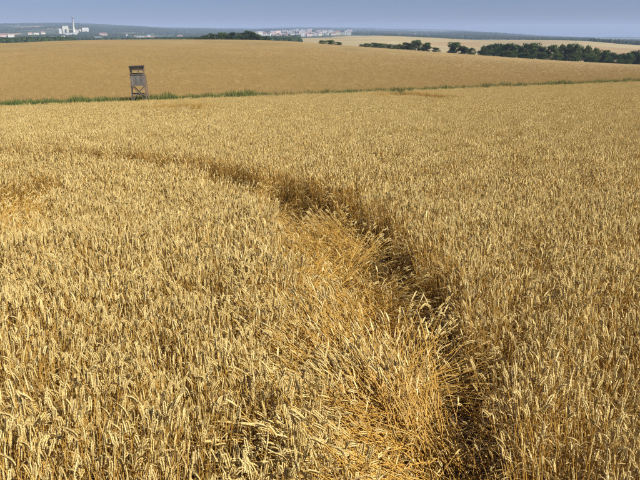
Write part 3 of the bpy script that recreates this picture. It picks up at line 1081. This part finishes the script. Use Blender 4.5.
grow([(484, 45, 13), (493, 43, 13), (502, 42.8, 13), (511, 42.4, 13), (519, 44, 11), (528, 42.6, 13), (536, 41.8, 13), (544, 45.5, 9),
      (553, 44, 13), (562, 43.2, 13), (571, 42.6, 14), (580, 42.8, 13), (589, 44.2, 12), (597, 46.5, 11), (605, 49, 11), (613, 51.5, 10), (621, 53, 10), (629, 52, 11), (637, 49.8, 12), (646, 49, 13), (657, 47, 14), (670, 47, 14)],
     383, 'dark trees in the long row at right behind the far field', 'dark green tree, %s from the left in the long row at right')
grow([(489, 49.5, 12), (507, 50, 12), (524, 51.5, 12), (541, 51, 12), (557, 52.5, 12), (574, 53, 12), (592, 54.5, 12), (608, 57, 12), (625, 58.5, 12)],
     372, 'hedge bushes at the foot of the tree row', 'dark bush, %s from the left along the foot of the long tree row', True)
grow([(398, 43.6, 11), (407, 42, 11), (416.5, 39.4, 13), (427, 42, 10)], 384, 'trees in the clump left of the gap', 'dark green tree, %s from the left in the clump before the pale stubble field')
grow([(362, 44, 10), (368, 43, 10), (375, 42.4, 11), (382, 43, 11), (389, 44, 10), (436, 47, 8)], 374, 'low hedge bushes before the pale field', 'low green bush, %s from the left in the hedge under the pale field', True)
grow([(454, 41.2, 14), (463, 45.2, 10)], 384, 'two trees standing in the gap', 'round dark tree, %s of the two between the clump and the long row')
grow([(471.5, 47.5, 9)], 376, 'small bush beside the long row', 'small round bush just left of the %s tree of the long row', True)
grow([(205, 34.5, 8), (213, 33, 10), (222, 31.8, 12), (232, 31.6, 12), (241, 32.2, 11), (249.5, 30.2, 14), (258, 33.4, 9)], 430, 'trees in the dark group below the town', 'dark tree, %s from the left in the group left of the pale town')
grow([(266, 35.8, 8), (198, 37, 9), (190, 37.6, 9)], 425, 'bushes on the skyline of the far field', 'low bush, %s from the left around the dark tree group', True)
grow([(323, 40, 8), (330, 39.6, 9), (338, 41.6, 8)], 366, 'small bushes on the crest in the middle', 'small dark bush, %s of three alone on the field crest', True)

# ---------------------------------------------------------------- far woods
def blob(g, n=150):
    mb = MB()
    for i in range(n):
        d = g.normal(0, 1, 3); d /= np.linalg.norm(d); d[2] = abs(d[2]) * 1.0 - 0.15
        p = d * np.array([0.5, 0.5, 0.8]) * g.uniform(0.7, 1.05) + [0, 0, 0.2]
        a = np.cross(d, g.normal(0, 1, 3)); a /= np.linalg.norm(a); b = np.cross(d, a)
        w = g.uniform(0.07, 0.16)
        mb.add([p - a * w, p + b * w, p + a * w, p - b * w], [(0, 1, 2, 3)], 0)
    return mb


far_c = bpy.data.collections.new('wood_source')
for i in range(6):
    mb = blob(gt)
    far_c.objects.link(bpy.data.objects.new('wood_%02d' % i, mesh('wood_%02d' % i, mb.v, mb.f, M['leaf_dark' if i % 3 else 'leaf_mid'], mb.m)))
gf = np.random.default_rng(19)
n = 150000
fr = np.exp(gf.uniform(math.log(520), math.log(8800), n)); fa = gf.uniform(R(-40), R(40), n)
fu = 320 + F_PX * np.tan(fa) * 1.05
fx, fy = fr * np.sin(fa), fr * np.cos(fa)
w1 = make_noise(71, 420.0)(fx, fy); w2 = make_noise(72, 1100.0)(fx, fy)
keepw = np.zeros(n, bool)
keepw |= (fu < 300) & (fr > 900) & (fr < 1700) & (w1 > np.interp(fu, [0, 45, 75, 300], [-2, -1.5, 0.3, 0.5]))                  # wooded valley on the left
keepw |= (fu < 300) & (fr >= 1700) & (fr < 3500) & (w1 > 0.15)               # gardens and copses about the town
keepw |= (fr > 3500) & (fr < 6300) & (w2 > -0.7) & (fu < 590)
keepw |= (fu > 385) & (fu < 590) & (fr > 1900) & (fr < 5200) & (w2 > -1.2)   # dark woods beyond the pale fields
keepw |= (fu > 590) & (fr > 1550) & (fr < 2600) & (w1 > -0.4)
keepw |= (fu > 300) & (fr > 2500) & (fr < 3500) & (w1 > 0.7)
keepw |= (fr > 6300) & (w2 > 0.2)
keepw &= gf.uniform(0, 1, n) < np.where(fr < 2000, 0.85, 0.85)
fx, fy, fr = fx[keepw], fy[keepw], fr[keepw]
nn_ = len(fx)
rot = np.zeros((nn_, 3)); rot[:, 2] = gf.uniform(0, 6.28, nn_)
wood = scatter_object('distant_woods', far_c, np.stack([fx, fy, H(fx, fy)], -1), rot, gf.uniform(5, 10, nn_) * np.where(fr > 4000, 1.5, np.where((fx / fy < -0.38) & (fr < 1800), 1.1, 1.0)), gf.integers(0, 6, nn_), M['leaf_dark'])
tag(wood, 'bluish dark woods covering the far valley and ridges', 'woods', kind='stuff')

# ---------------------------------------------------------------- far town and works
def plain(name, c, rough=0.8):
    c2 = tuple(min(1, k * 1.15) for k in c)
    return noise_mat(name, [((0.2, 0.2, 0.2), 4, [(0.3, tuple(k * 0.88 for k in c)), (0.7, c2)])], rough)


M['white_wall'] = plain('white_render', (0.52, 0.51, 0.49))
M['cream_wall'] = plain('cream_render', (0.56, 0.51, 0.38))
M['pink_wall'] = plain('pink_render', (0.52, 0.40, 0.36))
M['grey_wall'] = plain('grey_concrete', (0.42, 0.42, 0.43))
M['beige_wall'] = plain('beige_concrete', (0.46, 0.45, 0.38))
M['red_roof'] = plain('red_tiles', (0.17, 0.105, 0.088))
M['grey_roof'] = plain('grey_roofing', (0.20, 0.20, 0.22))
M['pane'] = noise_mat('window_pane', [((1, 1, 1), 2, [(0.3, (0.03, 0.035, 0.045)), (0.7, (0.06, 0.065, 0.08))])], 0.15)


def building(u_, vb, r, wpx, h, depth, wall, roof, gable, label, name='house', rz=None, group=None):
    """vb only tells how far down the base shows; the base itself is set on the ground"""
    p = at(u_, vb, r)
    z = float(H(p.x, p.y)) - 0.5
    w = wpx * r / F_PX
    az = math.atan2(p.x, p.y)
    e = empty(name, (p.x, p.y, z), -az + (random.uniform(-0.35, 0.35) if rz is None else rz))
    tag(e, label, 'building', group)
    wl = MB(); wl.box(-w / 2, w / 2, -depth / 2, depth / 2, 0, h); wl.build('wall', M[wall], e)
    rf = MB()
    if gable:
        rh = depth * 0.35; o = 0.5
        rf.add([(-w / 2 - o, -depth / 2 - o, h - .1), (w / 2 + o, -depth / 2 - o, h - .1), (w / 2 + o, depth / 2 + o, h - .1), (-w / 2 - o, depth / 2 + o, h - .1), (-w / 2 - o, 0, h + rh), (w / 2 + o, 0, h + rh)],
               [(3, 2, 1, 0), (0, 1, 5, 4), (2, 3, 4, 5), (1, 2, 5), (3, 0, 4)], 0)
    else:
        rf.box(-w / 2 - .3, w / 2 + .3, -depth / 2 - .3, depth / 2 + .3, h, h + 0.8)
    rf.build('roof', M[roof], e)
    nf = max(1, min(5, int(h / 3.2)))
    nwin = max(2, min(9, int(w / 6)))
    win = window_mesh
    for f in range(nf):
        for k in range(nwin):
            obj('window', win, e, (-w / 2 + (k + 0.5) * w / nwin, -depth / 2 - 0.01, 1.2 + f * 3.1))
    return e


_w = MB(); _w.box(-0.7, 0.7, -0.05, 0.05, 0, 1.5)
window_mesh = mesh('window', _w.v, _w.f, [M['pane']], _w.m)
TOWN = []
tw = random.Random(5)
wn = {'white_wall': 'white', 'cream_wall': 'cream', 'pink_wall': 'pink', 'grey_wall': 'grey'}
# pale town on the slope: rows of blocks and houses
for u0, u1, r, step in ((258, 322, 2450, 6.5), (254, 330, 2900, 5.5), (262, 352, 3400, 5.0), (300, 352, 2700, 6.0)):
    uu_ = u0
    while uu_ < u1:
        wp = tw.uniform(2.2, 5.5)
        TOWN.append((uu_ + wp / 2, r + tw.uniform(-90, 90), wp, tw.choice([7, 9, 12, 15]), tw.uniform(11, 16), tw.choice(['white_wall', 'white_wall', 'cream_wall', 'pink_wall', 'white_wall', 'cream_wall']), tw.choice(['red_roof', 'grey_roof', 'grey_roof']), tw.random() < 0.5))
        uu_ += wp + tw.uniform(0.4, step * 0.5)
# a few in the clearing on the right
for u_, r in ((400, 3300), (410, 3350), (421, 3300), (428, 3250), (415, 3500)):
    TOWN.append((u_, r, tw.uniform(1.5, 3), 8, 11, 'white_wall', 'red_roof', True))
def nth(k):
    tens = ['', '', 'twenty', 'thirty', 'forty', 'fifty', 'sixty', 'seventy', 'eighty']
    if k <= 20: return ORD[k - 1]
    t_, o_ = divmod(k, 10)
    return tens[t_][:-1] + 'ieth' if o_ == 0 else tens[t_] + '-' + ORD[o_ - 1]


TOWN.sort()
for k, (u_, r, wp, h, dp_, wl, ro, ga) in enumerate(TOWN):
    building(u_, 35, r, wp, h, dp_, wl, ro, ga, 'small %s building with %s roof, %s from the left in the pale far town' % (wn[wl], 'red' if ro == 'red_roof' else 'grey', nth(k + 1)), 'town_house' if h < 12 else 'apartment_block', group='pale buildings of the far town')

# houses, sheds and works on the left
for u_, r, wp, h, dp_, wl, ro, ga, nm, lb in (
        (10.5, 2350, 6.0, 17, 20, 'white_wall', 'red_roof', False, 'warehouse', 'bright white square building far left among dark woods'),
        (4, 2700, 10, 9, 18, 'pink_wall', 'red_roof', True, 'long_barn', 'long red-roofed building at the far left edge'),
        (30, 2900, 4, 9, 14, 'cream_wall', 'red_roof', True, 'farmhouse', 'cream house left of the works, nearest the white building'),
        (36, 2900, 5, 10, 14, 'cream_wall', 'grey_roof', False, 'farmhouse', 'cream flat-roofed house in the middle of the row left of the works'),
        (43, 2950, 4, 9, 14, 'cream_wall', 'red_roof', True, 'farmhouse', 'cream red-roofed house closest to the works on the left'),
        (53, 2250, 13, 8, 30, 'white_wall', 'grey_roof', False, 'shed', 'long low white shed below the works'),
        (62.5, 2300, 4, 10, 18, 'white_wall', 'grey_roof', False, 'shed', 'short white shed below the chimney'),
        (60.3, 3000, 2.6, 26, 14, 'white_wall', 'grey_roof', False, 'silo_block', 'white upright block left of the beige tower of the works'),
        (65.5, 2900, 6, 42, 28, 'beige_wall', 'grey_roof', False, 'boiler_house', 'large beige tower block of the works beside the chimney'),
        (76, 2950, 5, 22, 20, 'beige_wall', 'grey_roof', False, 'turbine_hall', 'beige hall right of the chimney'),
        (70, 2800, 12, 12, 26, 'grey_wall', 'grey_roof', False, 'works_hall', 'grey wide hall under the chimney'),
        (85.5, 3300, 6.5, 28, 22, 'white_wall', 'grey_roof', False, 'block', 'bright white block on the rise right of the works'),
        (81, 3300, 3, 20, 14, 'cream_wall', 'grey_roof', False, 'block', 'small cream block left of the bright white block'),
        (103, 2700, 8, 10, 16, 'pink_wall', 'red_roof', True, 'long_barn', 'reddish long building between works and pale shed'),
        (98, 2300, 9, 7, 20, 'grey_wall', 'grey_roof', False, 'shed', 'grey low shed under the reddish long building'),
        (126.5, 2500, 1.6, 17, 8, 'white_wall', 'grey_roof', False, 'silo_block', 'narrow white silo block left of the long white shed'),
        (140, 2350, 8.5, 9, 24, 'white_wall', 'grey_roof', False, 'shed', 'bright white long shed right of the narrow silo'),
        (148.5, 2400, 3, 10, 14, 'white_wall', 'grey_roof', True, 'shed', 'small white gabled shed next to the long white shed'),
        (211, 2300, 7, 16, 18, 'pink_wall', 'grey_roof', False, 'apartment_block', 'pale pink block left of the dark tree group'),
        (180, 2600, 5, 9, 14, 'grey_wall', 'red_roof', True, 'farmhouse', 'grey red-roofed house far behind the field'),
        (255, 3000, 6, 22, 16, 'white_wall', 'red_roof', False, 'apartment_block', 'tall white block at the left end of the town'),
        (303, 3700, 7, 14, 20, 'white_wall', 'grey_roof', False, 'hall', 'white wide hall on top of the town')):
    building(u_, 33, r, wp * 0.85, h * 0.8, dp_, wl, ro, ga, lb, nm, rz=0.1)


def chimney():
    r = 2850
    top = at(72.3, 16.5, r)
    z = float(H(top.x, top.y)) - 0.5
    h = top.z - z
    e = empty('factory_chimney', (top.x, top.y, z))
    tag(e, 'tall slender pale chimney of the far works', 'chimney')
    s = MB(); s.tube([(0, 0, 0), (0, 0, h * 0.5), (0, 0, h)], [4.4, 3.4, 2.6], 16); s.build('shaft', M['beige_wall'], e, True)
    for f in (0.62, 0.8, 0.97):
        c = MB(); c.tube([(0, 0, h * f), (0, 0, h * f + 2.2)], [3.75 - f * .5, 3.75 - f * .5], 16); c.build('platform', M['grey_wall'], e)
    b = MB(); b.box(-8, 8, -8, 8, 0, 10); b.build('base', M['beige_wall'], e)


chimney()

# ---------------------------------------------------------------- haze: the air over the whole landscape
hz = MB()
zlo = float(GZ.min()) - 1.0
zhi = max(float(GZ.max()) + 25.0, 80.0)
hz.box(-9800, 9800, -9800, 9800, zlo, zhi)
hm, t, out = new_mat('haze')
pv = t.nodes.new('ShaderNodeVolumePrincipled')
pv.inputs['Color'].default_value = (0.55, 0.70, 1.0, 1)
pv.inputs['Density'].default_value = 0.00012
pv.inputs['Anisotropy'].default_value = 0.0
t.links.new(pv.outputs[0], out.inputs['Volume'])
ho = hz.build('haze', hm)
tag(ho, 'thin blue summer haze over the farmland', 'haze', kind='stuff')
